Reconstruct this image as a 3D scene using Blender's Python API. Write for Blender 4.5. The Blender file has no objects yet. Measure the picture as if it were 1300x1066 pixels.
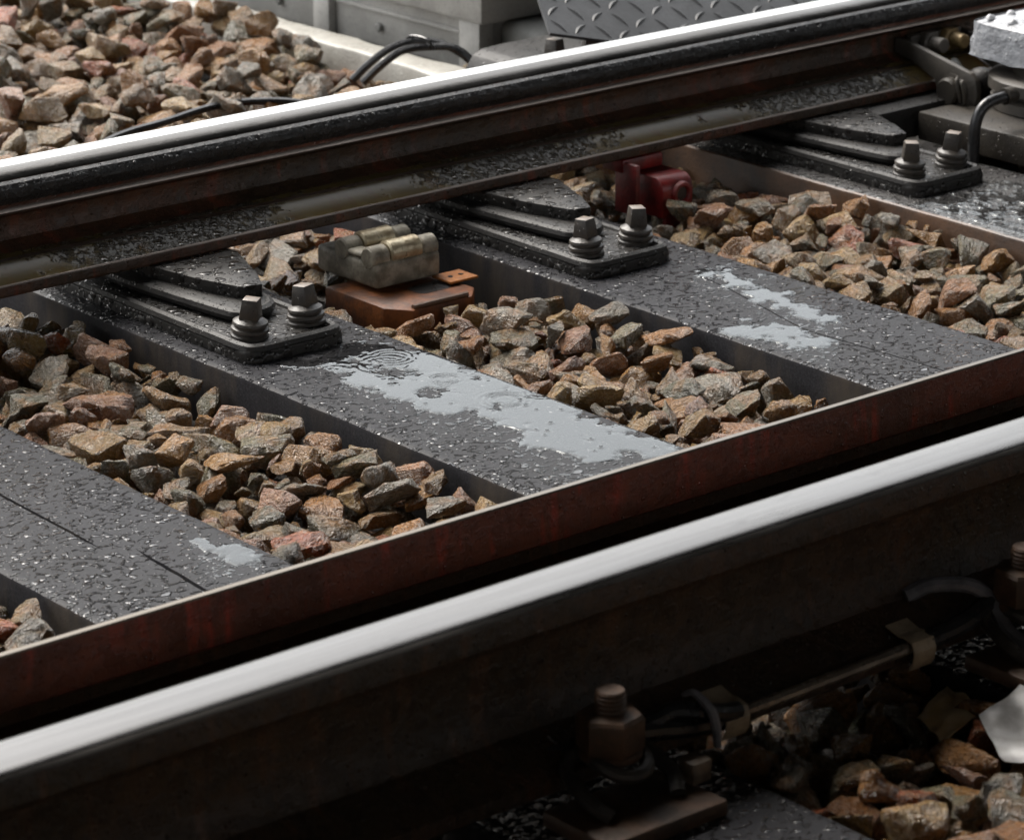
import bpy, bmesh, math, random
import numpy as np
from mathutils import Vector, Matrix, Euler, noise as mnoise
from math import radians, pi, sin, cos

# ------------------------------------------------------------------ camera, sky, sun, exposure
S = bpy.context.scene
COL = S.collection
CAM = Vector((0.0, -3.865, 1.402))
cd = bpy.data.cameras.new('camera'); cam = bpy.data.objects.new('camera', cd); COL.objects.link(cam)
S.camera = cam
yaw, pitch, roll = radians(-39.9), radians(18.64), radians(-0.2)
fwd = Vector((-sin(yaw) * cos(pitch), cos(yaw) * cos(pitch), -sin(pitch)))
rgt = Vector((cos(yaw), sin(yaw), 0)); upv = rgt.cross(fwd)
r2 = cos(roll) * rgt + sin(roll) * upv; u2 = -sin(roll) * rgt + cos(roll) * upv
cam.matrix_world = Matrix(((r2.x, u2.x, -fwd.x, CAM.x), (r2.y, u2.y, -fwd.y, CAM.y), (r2.z, u2.z, -fwd.z, CAM.z), (0, 0, 0, 1)))
cd.sensor_width = 36; cd.sensor_fit = 'HORIZONTAL'; cd.lens = 4280 / 1300 * 36
cd.shift_y = -45 / 1300; cd.clip_start = 0.05; cd.clip_end = 2000
cd.dof.use_dof = True; cd.dof.focus_distance = 4.25; cd.dof.aperture_fstop = 11

SUN_EL, SUN_AZ = radians(50), radians(2)      # azimuth measured from +y towards +x: light comes from the far side
W = bpy.data.worlds.new('World'); S.world = W; W.use_nodes = True
wn = W.node_tree; wn.nodes.clear()
sky = wn.nodes.new('ShaderNodeTexSky'); sky.sky_type = 'NISHITA'; sky.sun_disc = False
sky.sun_elevation = SUN_EL; sky.sun_rotation = SUN_AZ; sky.air_density = 1.0; sky.dust_density = 6.0; sky.ozone_density = 1.0
hsv = wn.nodes.new('ShaderNodeHueSaturation'); hsv.inputs['Saturation'].default_value = 0.3
bg = wn.nodes.new('ShaderNodeBackground'); bg.inputs['Strength'].default_value = 0.15
wo = wn.nodes.new('ShaderNodeOutputWorld')
cloud = wn.nodes.new('ShaderNodeMix'); cloud.data_type = 'RGBA'; cloud.inputs[0].default_value = .28; cloud.inputs[7].default_value = (8.6, 8.8, 8.7, 1)
wn.links.new(sky.outputs[0], hsv.inputs['Color']); wn.links.new(hsv.outputs[0], cloud.inputs[6]); wn.links.new(cloud.outputs[2], bg.inputs['Color']); wn.links.new(bg.outputs[0], wo.inputs[0])
sd = bpy.data.lights.new('sun', 'SUN'); sd.energy = 1.0; sd.angle = radians(24); sd.color = (1, 0.93, 0.83)
so = bpy.data.objects.new('sun', sd); COL.objects.link(so)
sdir = Vector((sin(SUN_AZ) * cos(SUN_EL), cos(SUN_AZ) * cos(SUN_EL), sin(SUN_EL)))
so.rotation_euler = sdir.to_track_quat('Z', 'Y').to_euler(); so.location = (0, 6, 8)
VS = S.view_settings
VS.view_transform = 'Standard'; VS.look = 'None'; VS.gamma = 1; VS.exposure = 1.45
S.cycles.max_bounces = 4; S.cycles.diffuse_bounces = 2; S.cycles.glossy_bounces = 3; S.cycles.transmission_bounces = 2; S.cycles.transparent_max_bounces = 6

RNG = random.Random(7)
# ------------------------------------------------------------------ material helpers
class NT:
    def __init__(s, name):
        s.m = bpy.data.materials.new(name); s.m.use_nodes = True; s.t = s.m.node_tree; s.t.nodes.clear()
        s.out = s.t.nodes.new('ShaderNodeOutputMaterial')
        s.tc = s.t.nodes.new('ShaderNodeTexCoord'); s.obj = s.tc.outputs['Object']
    def n(s, typ, **k):
        x = s.t.nodes.new('ShaderNode' + typ)
        for a, v in k.items():
            if hasattr(x, a) and not a[0].isupper(): setattr(x, a, v)
        return x
    def put(s, sock, v):
        if isinstance(v, bpy.types.NodeSocket): s.t.links.new(v, sock)
        elif v is not None:
            if sock.type == 'RGBA' and len(v) == 3: v = (*v, 1)
            sock.default_value = v
    def math(s, op, a, b=0.0, c=None, clamp=False):
        x = s.n('Math', operation=op); x.use_clamp = clamp
        s.put(x.inputs[0], a); s.put(x.inputs[1], b)
        if c is not None: s.put(x.inputs[2], c)
        return x.outputs[0]
    def noise(s, scale, detail=4, rough=.55, vec=None, dist=0, col=False):
        x = s.n('TexNoise'); s.put(x.inputs['Vector'], vec or s.obj)
        x.inputs['Scale'].default_value = scale; x.inputs['Detail'].default_value = detail
        x.inputs['Roughness'].default_value = rough; x.inputs['Distortion'].default_value = dist
        return x.outputs['Color' if col else 'Fac']
    def vor(s, scale, vec=None, feature='F1'):
        x = s.n('TexVoronoi', feature=feature); s.put(x.inputs['Vector'], vec or s.obj); x.inputs['Scale'].default_value = scale
        return x
    def ramp(s, fac, stops, interp='LINEAR'):
        x = s.n('ValToRGB'); e = x.color_ramp; e.interpolation = interp
        while len(e.elements) < len(stops): e.elements.new(.5)
        for el, (p, c) in zip(e.elements, stops):
            el.position = p; el.color = (c, c, c, 1) if not hasattr(c, '__len__') else (*c, 1)
        s.put(x.inputs[0], fac); return x.outputs[0]
    def step(s, v, a, b):
        x = s.n('MapRange', interpolation_type='SMOOTHSTEP'); s.put(x.inputs[0], v); s.put(x.inputs[1], a); s.put(x.inputs[2], b); return x.outputs[0]
    def mix(s, f, a, b, mode='MIX'):
        x = s.n('Mix', data_type='RGBA', blend_type=mode)
        s.put(x.inputs[0], f); s.put(x.inputs[6], a); s.put(x.inputs[7], b); return x.outputs[2]
    def mixf(s, f, a, b):
        x = s.n('Mix', data_type='FLOAT'); s.put(x.inputs[0], f); s.put(x.inputs[2], a); s.put(x.inputs[3], b); return x.outputs[0]
    def mapv(s, scale=(1, 1, 1), loc=(0, 0, 0), vec=None):
        x = s.n('Mapping'); s.put(x.inputs[0], vec or s.obj); x.inputs['Scale'].default_value = scale; x.inputs['Location'].default_value = loc; return x.outputs[0]
    def bump(s, h, dist, strength=1.0, normal=None):
        x = s.n('Bump'); s.put(x.inputs['Height'], h); x.inputs['Distance'].default_value = dist; x.inputs['Strength'].default_value = strength
        if normal: s.put(x.inputs['Normal'], normal)
        return x.outputs[0]
    def bsdf(s, color, rough=.5, metal=0.0, normal=None, spec=.5, ior=1.5, coat=0.0, coat_rough=.05, coat_normal=None):
        b = s.n('BsdfPrincipled'); s.put(b.inputs['Base Color'], color); s.put(b.inputs['Roughness'], rough)
        s.put(b.inputs['Metallic'], metal); s.put(b.inputs['Specular IOR Level'], spec); b.inputs['IOR'].default_value = ior
        if normal: s.put(b.inputs['Normal'], normal)
        s.put(b.inputs['Coat Weight'], coat); b.inputs['Coat Roughness'].default_value = coat_rough; b.inputs['Coat IOR'].default_value = 1.33
        if coat_normal: s.put(b.inputs['Coat Normal'], coat_normal)
        s.t.links.new(b.outputs[0], s.out.inputs[0]); return s.m
    def drops(s, scale, cover=.55, warp=.004):
        """rain beads: rounded irregular domes, two sizes. returns (mask, height 0..1)"""
        w = s.n('VectorMath', operation='MULTIPLY_ADD')
        s.put(w.inputs[0], s.noise(scale * 1.3, 2, col=True)); w.inputs[1].default_value = (warp,) * 3; s.put(w.inputs[2], s.obj)
        hs = None
        for k, sc, c in ((0, scale, cover), (1, scale * 2.3, cover * .9)):
            v = s.vor(sc, w.outputs[0])
            sep = s.n('SeparateColor'); s.put(sep.inputs[0], v.outputs['Color'])
            r = s.math('MULTIPLY', s.math('SUBTRACT', sep.outputs[0], 1 - c), .95)          # radius per bead, many cells stay empty
            q = s.math('DIVIDE', v.outputs['Distance'], s.math('MAXIMUM', r, .02))
            h = s.math('SQRT', s.math('MAXIMUM', s.math('SUBTRACT', 1.0, s.math('MULTIPLY', q, q)), 0.0))
            h = s.math('MULTIPLY', h, s.math('MULTIPLY', s.math('MAXIMUM', r, 0.0), 1.0 if k == 0 else .5))
            hs = h if hs is None else s.math('MAXIMUM', hs, h)
        return s.step(hs, .0, .06), hs

MAT = {}
# ballast: crushed rock, many colours, wet
t = NT('ballast_stone')
oi = t.n('ObjectInfo'); at = t.n('Attribute', attribute_name='rnd'); sc = t.n('Attribute', attribute_name='sc')
rv = t.math('FRACT', t.math('ADD', oi.outputs['Random'], at.outputs['Fac']))
ofs = t.n('VectorMath', operation='ADD'); cx = t.n('CombineXYZ')
t.put(cx.inputs[0], t.math('MULTIPLY', rv, 91.0)); t.put(cx.inputs[1], t.math('MULTIPLY', rv, 37.0)); t.put(cx.inputs[2], t.math('MULTIPLY', rv, 53.0))
t.put(ofs.inputs[0], sc.outputs['Vector']); t.put(ofs.inputs[1], cx.outputs[0]); V = ofs.outputs[0]
pal = [(0, (.32, .215, .11)), (.08, (.43, .21, .06)), (.15, (.2, .185, .115)), (.23, (.40, .19, .075)), (.30, (.36, .25, .115)), (.38, (.165, .165, .11)),
       (.44, (.47, .265, .08)), (.52, (.29, .27, .22)), (.60, (.40, .225, .15)), (.67, (.24, .22, .13)), (.74, (.5, .35, .15)), (.82, (.24, .225, .18)), (.9, (.33, .25, .13)), (.96, (.45, .13, .045))]
base = t.mix(1.0, t.ramp(rv, pal, 'CONSTANT'), (.60, .555, .50), 'MULTIPLY')
n1 = t.noise(2.2, 3, .6, V); n2 = t.noise(9, 4, .65, V)
base = t.mix(t.step(n1, .42, .68), base, t.mix(.7, base, (.26, .125, .04)))                   # rusty iron stain
base = t.mix(t.math('MULTIPLY', t.step(n2, .52, .75), .5), base, (.24, .21, .17))
mp = t.n('Mapping'); t.put(mp.inputs[0], V); mp.inputs['Scale'].default_value = (1.4, 7, 2); mp.inputs['Rotation'].default_value = (.5, .3, .8)
vein = t.noise(1.6, 4, .7, mp.outputs[0], 1.2)
base = t.mix(t.math('ADD', t.step(vein, .35, .5), t.math('FRACT', t.math('MULTIPLY', rv, 7.3)), clamp=True), t.mix(.6, base, (.04, .035, .03)), base)
base = t.mix(t.math('MULTIPLY', t.step(t.noise(26, 3, .6, V), .55, .75), .5), base, (.05, .045, .038))
nb = t.math('ADD', t.math('MULTIPLY', vein, .8), t.math('ADD', t.math('MULTIPLY', n2, .7), t.math('MULTIPLY', t.noise(30, 2, .6, V), .3)))
MAT['stone'] = t.bsdf(base, t.mixf(t.step(n2, .3, .7), .1, .38), 0, t.bump(nb, .013, .9), spec=.65)

# sleeper: dark bitumen-grey composite, rain film in irregular beads
t = NT('sleeper_tar'); 
geo = t.n('NewGeometry'); sepn = t.n('SeparateXYZ'); t.put(sepn.inputs[0], geo.outputs['True Normal'])
top = t.step(sepn.outputs[2], .6, .95)
g = t.noise(300, 3, .7); big = t.noise(7, 4, .6)
c = t.ramp(g, [(.3, (.014, .014, .0155)), (.6, (.03, .0295, .033)), (.8, (.06, .059, .063))])
c = t.mix(t.math('MULTIPLY', t.step(big, .4, .7), .5), c, (.018, .0175, .018)); c = t.mix(t.math('MULTIPLY', t.step(t.noise(3.2, 5, .7), .55, .75), .5), c, (.045, .043, .042))
film = t.math('ADD', t.noise(82, 3, .5, t.mapv((1, 1.25, 1)), .5), t.math('MULTIPLY', t.math('SUBTRACT', t.noise(6, 3, .6), .5), .22))
fm = t.step(film, .545, .585)
mk, hh = t.drops(85, .6)
wet = t.math('MULTIPLY', t.math('MAXIMUM', fm, mk), top)
h = t.math('MULTIPLY', t.math('MAXIMUM', t.math('MULTIPLY', t.step(film, .535, .70), 1.0), hh), top)
stn = t.noise(9, 5, .7, t.mapv((1, 1, .25)))
c = t.mix(t.math('MULTIPLY', t.math('SUBTRACT', 1.0, top), t.step(stn, .45, .7)), c, (.055, .046, .038))
rb = t.bump(t.math('ADD', g, t.math('MULTIPLY', t.noise(40, 5, .7), 2.5)), .0005, .6)
nrm = t.bump(h, .0062, 1.0, rb)
MAT['sleeper'] = t.bsdf(c, t.mixf(wet, t.mixf(top, .6, .45), .03), 0, nrm, spec=t.mixf(wet, .1, .5), ior=1.4)

# water sheet: clear film, fresnel mirror over what lies below
t = NT('rain_water')
fr = t.n('Fresnel'); fr.inputs['IOR'].default_value = 1.36
gl = t.n('BsdfGlossy'); gl.inputs['Roughness'].default_value = .015; gl.inputs['Color'].default_value = (.95, .99, 1, 1)
tr = t.n('BsdfTransparent'); tr.inputs['Color'].default_value = (.8, .8, .8, 1)
nw = t.bump(t.noise(14, 1), .0002, .3)
t.put(fr.inputs['Normal'], nw); t.put(gl.inputs['Normal'], nw)
mx = t.n('MixShader'); t.put(mx.inputs[0], fr.outputs[0]); t.put(mx.inputs[1], tr.outputs[0]); t.put(mx.inputs[2], gl.outputs[0])
t.t.links.new(mx.outputs[0], t.out.inputs[0]); MAT['water'] = t.m

def wet_metal(name, c1, c2, rough=(.25, .5), nsc=12, drops=None, metal=0.0, bumpd=.001, spec=.5, fine=180):
    t = NT(name); n = t.noise(nsc, 6, .62); f = t.noise(fine, 4, .6)
    c = t.mix(t.step(n, .35, .65), c1, c2); c = t.mix(t.math('MULTIPLY', t.step(f, .5, .72), .4), c, tuple(v * .4 for v in c1))
    nr = t.bump(t.math('ADD', f, t.math('MULTIPLY', n, .8)), bumpd, .7)
    ro = t.mixf(n, rough[0], rough[1])
    if drops:
        mk, hh = t.drops(drops[0], drops[1]); nr = t.bump(hh, drops[2], 1.0, nr); ro = t.mixf(mk, ro, .04)
    return t.bsdf(c, ro, metal, nr, spec=spec)
MAT['grease'] = wet_metal('greased_black_iron', (.016, .015, .014), (.028, .026, .024), (.35, .55), 20, (62, .82, .007), spec=.22)
MAT['grease_side'] = wet_metal('greased_black_edge', (.016, .015, .014), (.03, .028, .026), (.4, .6), 25, (150, .5, .004), spec=.22)
MAT['screw'] = wet_metal('weathered_screw', (.05, .042, .034), (.024, .021, .019), (.35, .55), 40, (220, .35, .003))
MAT['screw_top'] = wet_metal('worn_screw_top', (.2, .15, .105), (.1, .075, .055), (.25, .45), 60)
MAT['bronze'] = wet_metal('worn_roller_bronze', (.5, .44, .31), (.26, .2, .12), (.2, .38), 25, None, .55, .0015)
MAT['housing'] = wet_metal('dirty_cast_housing', (.29, .265, .21), (.11, .097, .07), (.4, .6), 34, None, 0, .0015)
MAT['rust'] = wet_metal('orange_rust', (.17, .055, .014), (.055, .022, .011), (.35, .6), 22, None, spec=.25)
MAT['rust_light'] = wet_metal('bright_rust_strip', (.36, .13, .025), (.22, .075, .015), (.35, .5), 30)
MAT['rust_steel'] = wet_metal('rusty_steel_side', (.045, .027, .018), (.11, .055, .026), (.4, .55), 7, None, 0, .001)
MAT['red'] = wet_metal('dirty_red_paint', (.19, .011, .010), (.07, .008, .008), (.3, .5), 30)
MAT['dark_iron'] = wet_metal('dark_brown_iron', (.04, .034, .026), (.022, .019, .016), (.4, .6), 14, (150, .4, .003), spec=.3)
MAT['pale_iron'] = wet_metal('dusty_iron', (.075, .066, .055), (.042, .037, .031), (.45, .65), 20)
MAT['brass'] = wet_metal('dull_brass', (.24, .17, .075), (.13, .09, .04), (.3, .45), 35, None, .4)
MAT['galv'] = wet_metal('galvanised_sheet', (.4, .39, .37), (.29, .283, .265), (.45, .6), 9, None, 0, .0006)
MAT['galv_dark'] = wet_metal('galvanised_shade', (.2, .2, .19), (.14, .14, .13), (.45, .6), 9, None, 0, .0006)  # darker copy of the sheet; shade on the case painted into the colour
MAT['checker'] = wet_metal('checker_plate_steel', (.06, .062, .066), (.042, .044, .047), (.4, .55), 9, None, .0, .0005, spec=.3)
MAT['checker_tread'] = wet_metal('checker_plate_tread', (.05, .052, .055), (.035, .036, .038), (.4, .5), 30, spec=.3)
MAT['concrete'] = wet_metal('wet_concrete', (.5, .485, .44), (.36, .345, .31), (.1, .4), 14, None, 0, .002)
MAT['rubber'] = wet_metal('wet_cable_sheath', (.014, .014, .015), (.022, .022, .023), (.22, .35), 40)
MAT['cover'] = wet_metal('pale_grey_moulded_cover', (.34, .35, .37), (.24, .245, .26), (.2, .35), 25, (120, .45, .006), 0, .006, fine=60)
MAT['clip'] = wet_metal('spring_steel_clip', (.42, .33, .22), (.28, .22, .15), (.3, .45), 30)
MAT['rod'] = wet_metal('heater_rod_steel', (.3, .26, .21), (.18, .15, .12), (.2, .35), 30, None, .5)
MAT['old_rust'] = wet_metal('old_brown_rust', (.11, .055, .028), (.06, .035, .02), (.4, .6), 45)
MAT['steel_edge'] = wet_metal('bare_steel_bit', (.5, .5, .5), (.3, .3, .3), (.2, .35), 40, None, .8)
MAT['tie'] = wet_metal('weathered_cable_tie', (.2, .19, .2), (.1, .095, .1), (.3, .4), 40)
MAT['ground'] = wet_metal('gravel_ground', (.03, .025, .02), (.018, .015, .012), (.5, .7), 28, None, 0, .02, fine=60)
MAT['shade_roof'] = wet_metal('shade_roof_soffit', (.05, .05, .048), (.04, .04, .038), (.8, .9), .5)
MAT['platform'] = wet_metal('platform_asphalt', (.05, .05, .05), (.04, .04, .04), (.7, .85), 8)

# steel sleeper top: dark with silvery rain beads
t = NT('steel_sleeper_top'); n = t.noise(9, 5, .6)
c = t.mix(t.step(n, .35, .65), (.022, .02, .02), (.05, .048, .046))
film = t.noise(80, 4, .5, t.mapv((1, 1.3, 1)), .8); mk, hh = t.drops(70, .62)
zone = t.noise(5, 2, .5, t.mapv(loc=(3, 1, 0)))
fm = t.step(t.math('ADD', film, t.math('MULTIPLY', t.math('SUBTRACT', zone, .5), .35)), .5, .58)
MAT['steel_top'] = t.bsdf(c, t.mixf(t.math('MAXIMUM', fm, mk), .38, .04), 0, t.bump(t.math('MAXIMUM', t.math('MULTIPLY', fm, t.step(film, .45, .85)), hh), .005, 1), spec=.5)

# polished running surface
def polished(name, col, r0, r1, wetfilm):
    t = NT(name); a = t.noise(3, 5, .7, t.mapv((1, 60, 60))); b = t.noise(1.2, 4, .6, t.mapv((3, 30, 30)))
    s_ = t.noise(8, 3, .6, t.mapv((1, 160, 1)))
    c = t.mix(t.step(a, .35, .7), tuple(v * .72 for v in col), col)
    h = t.math('ADD', t.math('MULTIPLY', s_, .5), b)
    c = t.mix(t.math('MULTIPLY', t.step(t.noise(38, 4, .7, t.mapv((.35, 1, 1))), .6, .72), .55), c, tuple(v * .45 for v in col)); c = t.mix(t.math('MULTIPLY', t.step(t.noise(2.5, 3, .6, t.mapv((1.5, 260, 1))), .5, .75), .4), c, tuple(v * .55 for v in col))
    if wetfilm: h = t.math('ADD', h, t.math('MULTIPLY', t.step(t.noise(45, 4, .6), .5, .6), .6))
    return t.bsdf(c, t.mixf(t.step(b, .3, .7), r0, r1), 1.0, t.bump(h, .0005, .5))
MAT['rail_top'] = polished('polished_wet_rail_top', (.66, .65, .62), .12, .26, True)
MAT['rail_top2'] = polished('polished_rail_top', (.135, .131, .127), .17, .28, False)
MAT['rail_side'] = polished('worn_rail_side', (.3, .28, .26), .25, .4, False)
MAT['rail_margin'] = polished('dull_rail_margin', (.085, .08, .074), .28, .42, True)
MAT['blade_edge'] = polished('worn_blade_edge', (.14, .118, .092), .3, .45, False)
MAT['lip'] = polished('worn_lip', (.32, .27, .24), .25, .4, False)

# rail web and foot: oily brown, streaked rust, beads of rain where grease sits near the chairs
def rail_dark(name, c1, c2, c3, chairs=(), droplets=True, spec=.3, rough=(.22, .42)):
    t = NT(name); n = t.noise(5, 6, .65, t.mapv((1, 1, .6))); st = t.noise(14, 4, .6, t.mapv((3, 1, .35)))
    c = t.mix(t.step(n, .4, .65), c1, c2); c = t.mix(t.math('MULTIPLY', t.step(st, .52, .68), .8), c, c3)
    f = t.noise(160, 4, .6); ro = t.mixf(n, rough[0], rough[1]); fl0 = t.noise(48, 5, .7); sk0 = t.noise(6, 4, .65, t.mapv((3, 70, 70)))
    nr = t.bump(f, .0006, .6, t.bump(t.math('ADD', t.step(fl0, .42, .62), t.math('MULTIPLY', sk0, .6)), .0013, .7)) if rough[0] > .2 else t.bump(f, .00008, .6)
    if rough[0] > .2: c = t.mix(t.math('MULTIPLY', t.step(fl0, .45, .6), .55), c, tuple(v * .45 for v in c1))
    if chairs:
        sx = t.n('SeparateXYZ'); t.put(sx.inputs[0], t.obj); m = None
        for x, w in chairs:
            d = t.math('ABSOLUTE', t.math('SUBTRACT', sx.outputs[0], x))
            k = t.step(t.math('ADD', d, t.math('MULTIPLY', t.math('SUBTRACT', t.noise(20, 5, .75), .5), .75)), w * 1.05, w * .45)
            m = k if m is None else t.math('MAXIMUM', m, k)
        mk, hh = t.drops(95, .85); fl = t.noise(130, 3, .5, None, .5); hh = t.math('MAXIMUM', hh, t.math('MULTIPLY', t.step(fl, .5, .72), .7)); mk = t.math('MAXIMUM', mk, t.step(fl, .5, .56))
        c = t.mix(t.math('MULTIPLY', m, .85), c, (.02, .018, .014)); nr = t.bump(t.math('MULTIPLY', hh, m), .006, 1, nr)
        ro = t.mixf(m, ro, t.mixf(mk, .3, .04))
    elif droplets:
        mk, hh = t.drops(170, .42); nr = t.bump(hh, .004, 1, nr); ro = t.mixf(mk, ro, .05)
    return t.bsdf(c, ro, 0, nr, spec=(t.mixf(m, spec, .5) if chairs else spec))
CH = ((2.57, .2), (3.2, .2), (3.86, .19), (4.5, .2))
MAT['foot'] = rail_dark('oily_rail_foot', (.075, .054, .019), (.05, .037, .015), (.065, .035, .013), CH, spec=.22, rough=(.1, .17))
MAT['web'] = rail_dark('dark_rail_web', (.035, .022, .013), (.06, .026, .014), (.13, .034, .018))
MAT['blade_black'] = rail_dark('wet_black_blade', (.016, .015, .015), (.012, .012, .012), (.024, .02, .018))
MAT['blade_rust'] = rail_dark('blade_rust_band', (.11, .036, .02), (.05, .024, .015), (.18, .05, .026))
MAT['red_face'] = rail_dark('rust_red_blade_face', (.13, .04, .025), (.06, .026, .017), (.3, .045, .028))
MAT['front_web'] = rail_dark('dark_front_rail', (.04, .026, .015), (.055, .03, .016), (.085, .04, .02))

t = NT('dry_leaf'); n = t.noise(25, 5, .6); MAT['leaf'] = t.bsdf(t.mix(t.step(n, .35, .65), (.5, .34, .16), (.68, .54, .34)), .4, 0, t.bump(n, .003, .6))
t = NT('soggy_paper'); n = t.noise(30, 4, .6)
ln = t.noise(9, 2, .5, t.mapv((60, 300, 1)))
c = t.mix(t.step(n, .3, .7), (.3, .292, .288), (.17, .165, .16))
c = t.mix(t.math('MULTIPLY', t.step(ln, .58, .64), .5), c, (.2, .2, .2))
MAT['paper'] = t.bsdf(c, .35, 0, t.bump(n, .002, .5))

# ------------------------------------------------------------------ mesh helpers
def link(o, parent=None, label=None, cat=None, group=None, kind=None):
    COL.objects.link(o)
    if parent: o.parent = parent
    for k, v in (('label', label), ('category', cat), ('group', group), ('kind', kind)):
        if v: o[k] = v
    return o
def thing(name, loc, label, cat, group=None, rz=0.0):
    o = bpy.data.objects.new(name, None); o.empty_display_size = .02; o.location = loc; o.rotation_euler = (0, 0, rz)
    return link(o, None, label, cat, group)
def obj(name, bm, mats, parent=None, loc=(0, 0, 0), smooth=True, ang=35, **k):
    me = bpy.data.meshes.new(name); bm.normal_update(); bm.to_mesh(me); bm.free()
    for m in (mats if isinstance(mats, (list, tuple)) else [mats]): me.materials.append(MAT[m])
    if smooth: me.shade_smooth(); me.set_sharp_from_angle(angle=radians(ang))
    o = bpy.data.objects.new(name, me); o.location = loc
    return link(o, parent, **k)
def bevel(bm, w, seg=2, edges=None):
    bmesh.ops.bevel(bm, geom=edges or bm.edges[:], offset=w, segments=seg, profile=.5, affect='EDGES', clamp_overlap=True)
def add_box(bm, a, b, bv=0.0, seg=2, rot=None):
    q = bmesh.new(); bmesh.ops.create_cube(q, size=1)
    a, b = Vector(a), Vector(b); c = (a + b) / 2; d = b - a
    for v in q.verts: v.co = Vector((v.co.x * d.x, v.co.y * d.y, v.co.z * d.z))
    if bv: bevel(q, bv, seg)
    for v in q.verts: v.co = (rot @ v.co if rot else v.co) + c
    merge(bm, q); return bm
def merge(bm, q, mat=0):
    m = bpy.data.meshes.new('tmp'); 
    for f in q.faces: f.material_index = mat if mat else f.material_index
    q.to_mesh(m); q.free(); bm.from_mesh(m); bpy.data.meshes.remove(m)
def box(a, b, bv=0.0, seg=2, rot=None): return add_box(bmesh.new(), a, b, bv, seg, rot)
def prism(pts, z0, z1, bv=0.0, seg=2, axis='z', top_only=False):
    """closed polygon pts (2D) extruded; axis gives the extrusion direction"""
    bm = bmesh.new()
    def P(a, b, c): return {'z': (a, b, c), 'x': (c, a, b), 'y': (a, c, b)}[axis]
    lo = [bm.verts.new(P(x, y, z0)) for x, y in pts]; hi = [bm.verts.new(P(x, y, z1)) for x, y in pts]
    n = len(pts); tf = bm.faces.new(hi); bm.faces.new(lo[::-1])
    for i in range(n): bm.faces.new((lo[i], lo[(i + 1) % n], hi[(i + 1) % n], hi[i]))
    bmesh.ops.recalc_face_normals(bm, faces=bm.faces[:])
    if bv: bevel(bm, bv, seg, list(tf.edges) if top_only else None)
    return bm
def rrect(x0, y0, x1, y1, r, n=5):
    o = []
    for cx, cy, a in ((x1 - r, y1 - r, 0), (x0 + r, y1 - r, 90), (x0 + r, y0 + r, 180), (x1 - r, y0 + r, 270)):
        for i in range(n + 1):
            t = radians(a + 90 * i / n); o.append((cx + r * cos(t), cy + r * sin(t)))
    return o
def lathe(prof, n=24, M=None, bm=None):
    bm = bm or bmesh.new(); rings = []
    for r, z in prof:
        rings.append([bm.verts.new((r * cos(2 * pi * i / n), r * sin(2 * pi * i / n), z)) for i in range(n)] if r > 1e-6 else [bm.verts.new((0, 0, z))])
    new = [v for r in rings for v in r]
    for a, b in zip(rings, rings[1:]):
        for i in range(n):
            j = (i + 1) % n
            if len(a) == 1 and len(b) == 1: continue
            if len(a) == 1: bm.faces.new((a[0], b[j], b[i]))
            elif len(b) == 1: bm.faces.new((a[i], a[j], b[0]))
            else: bm.faces.new((a[i], a[j], b[j], b[i]))
    bmesh.ops.recalc_face_normals(bm, faces=bm.faces[:])
    if M:
        for v in new: v.co = M @ v.co
    return bm
def tube(pts, r, n=10, bm=None, sub=6, caps=True):
    """tube along a Catmull-Rom path"""
    bm = bm or bmesh.new(); P = [Vector(p) for p in pts]; Q = []
    rr = r if hasattr(r, '__len__') else [r] * len(P); R_ = []
    E_ = [P[0] * 2 - P[1]] + P + [P[-1] * 2 - P[-2]]
    for i in range(len(P) - 1):
        p0, p1, p2, p3 = E_[i:i + 4]
        for k in range(sub):
            t = k / sub
            Q.append(.5 * ((2 * p1) + (p2 - p0) * t + (2 * p0 - 5 * p1 + 4 * p2 - p3) * t * t + (3 * p1 - p0 - 3 * p2 + p3) * t ** 3)); R_.append(rr[i] * (1 - t) + rr[i + 1] * t)
    Q.append(P[-1]); R_.append(rr[-1]); rings = []; nv = None
    for i, q in enumerate(Q):
        d = (Q[min(i + 1, len(Q) - 1)] - Q[max(i - 1, 0)]).normalized()
        if nv is None: nv = d.orthogonal().normalized()
        nv = (nv - d * nv.dot(d)).normalized(); b = d.cross(nv)
        rings.append([bm.verts.new(q + R_[i] * (cos(2 * pi * k / n) * nv + sin(2 * pi * k / n) * b)) for k in range(n)])
    for a, b in zip(rings, rings[1:]):
        for k in range(n): bm.faces.new((a[k], a[(k + 1) % n], b[(k + 1) % n], b[k]))
    if caps: bm.faces.new(rings[0][::-1]); bm.faces.new(rings[-1])
    bmesh.ops.recalc_face_normals(bm, faces=bm.faces[:])
    return bm
def loft_x(prof, mids, xs, wob=None):
    """closed profile (y,z) lofted along x; mids[i] = material of edge i"""
    bm = bmesh.new(); rings = []
    for x in xs:
        rings.append([bm.verts.new((x, y + (wob(x, i) if wob else 0), z)) for i, (y, z) in enumerate(prof)])
    n = len(prof)
    for a, b in zip(rings, rings[1:]):
        for i in range(n):
            f = bm.faces.new((a[i], a[(i + 1) % n], b[(i + 1) % n], b[i])); f.material_index = mids[i]
    bm.faces.new(rings[0]); bm.faces.new(rings[-1])
    bmesh.ops.recalc_face_normals(bm, faces=bm.faces[:])
    return bm
def lin(a, b, n): return [a + (b - a) * i / (n - 1) for i in range(n)]
def copy_tree(o, parent=None):
    c = o.copy(); COL.objects.link(c); c.parent = parent
    for ch in [q for q in bpy.data.objects if q.parent == o]: copy_tree(ch, c)
    return c

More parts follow.
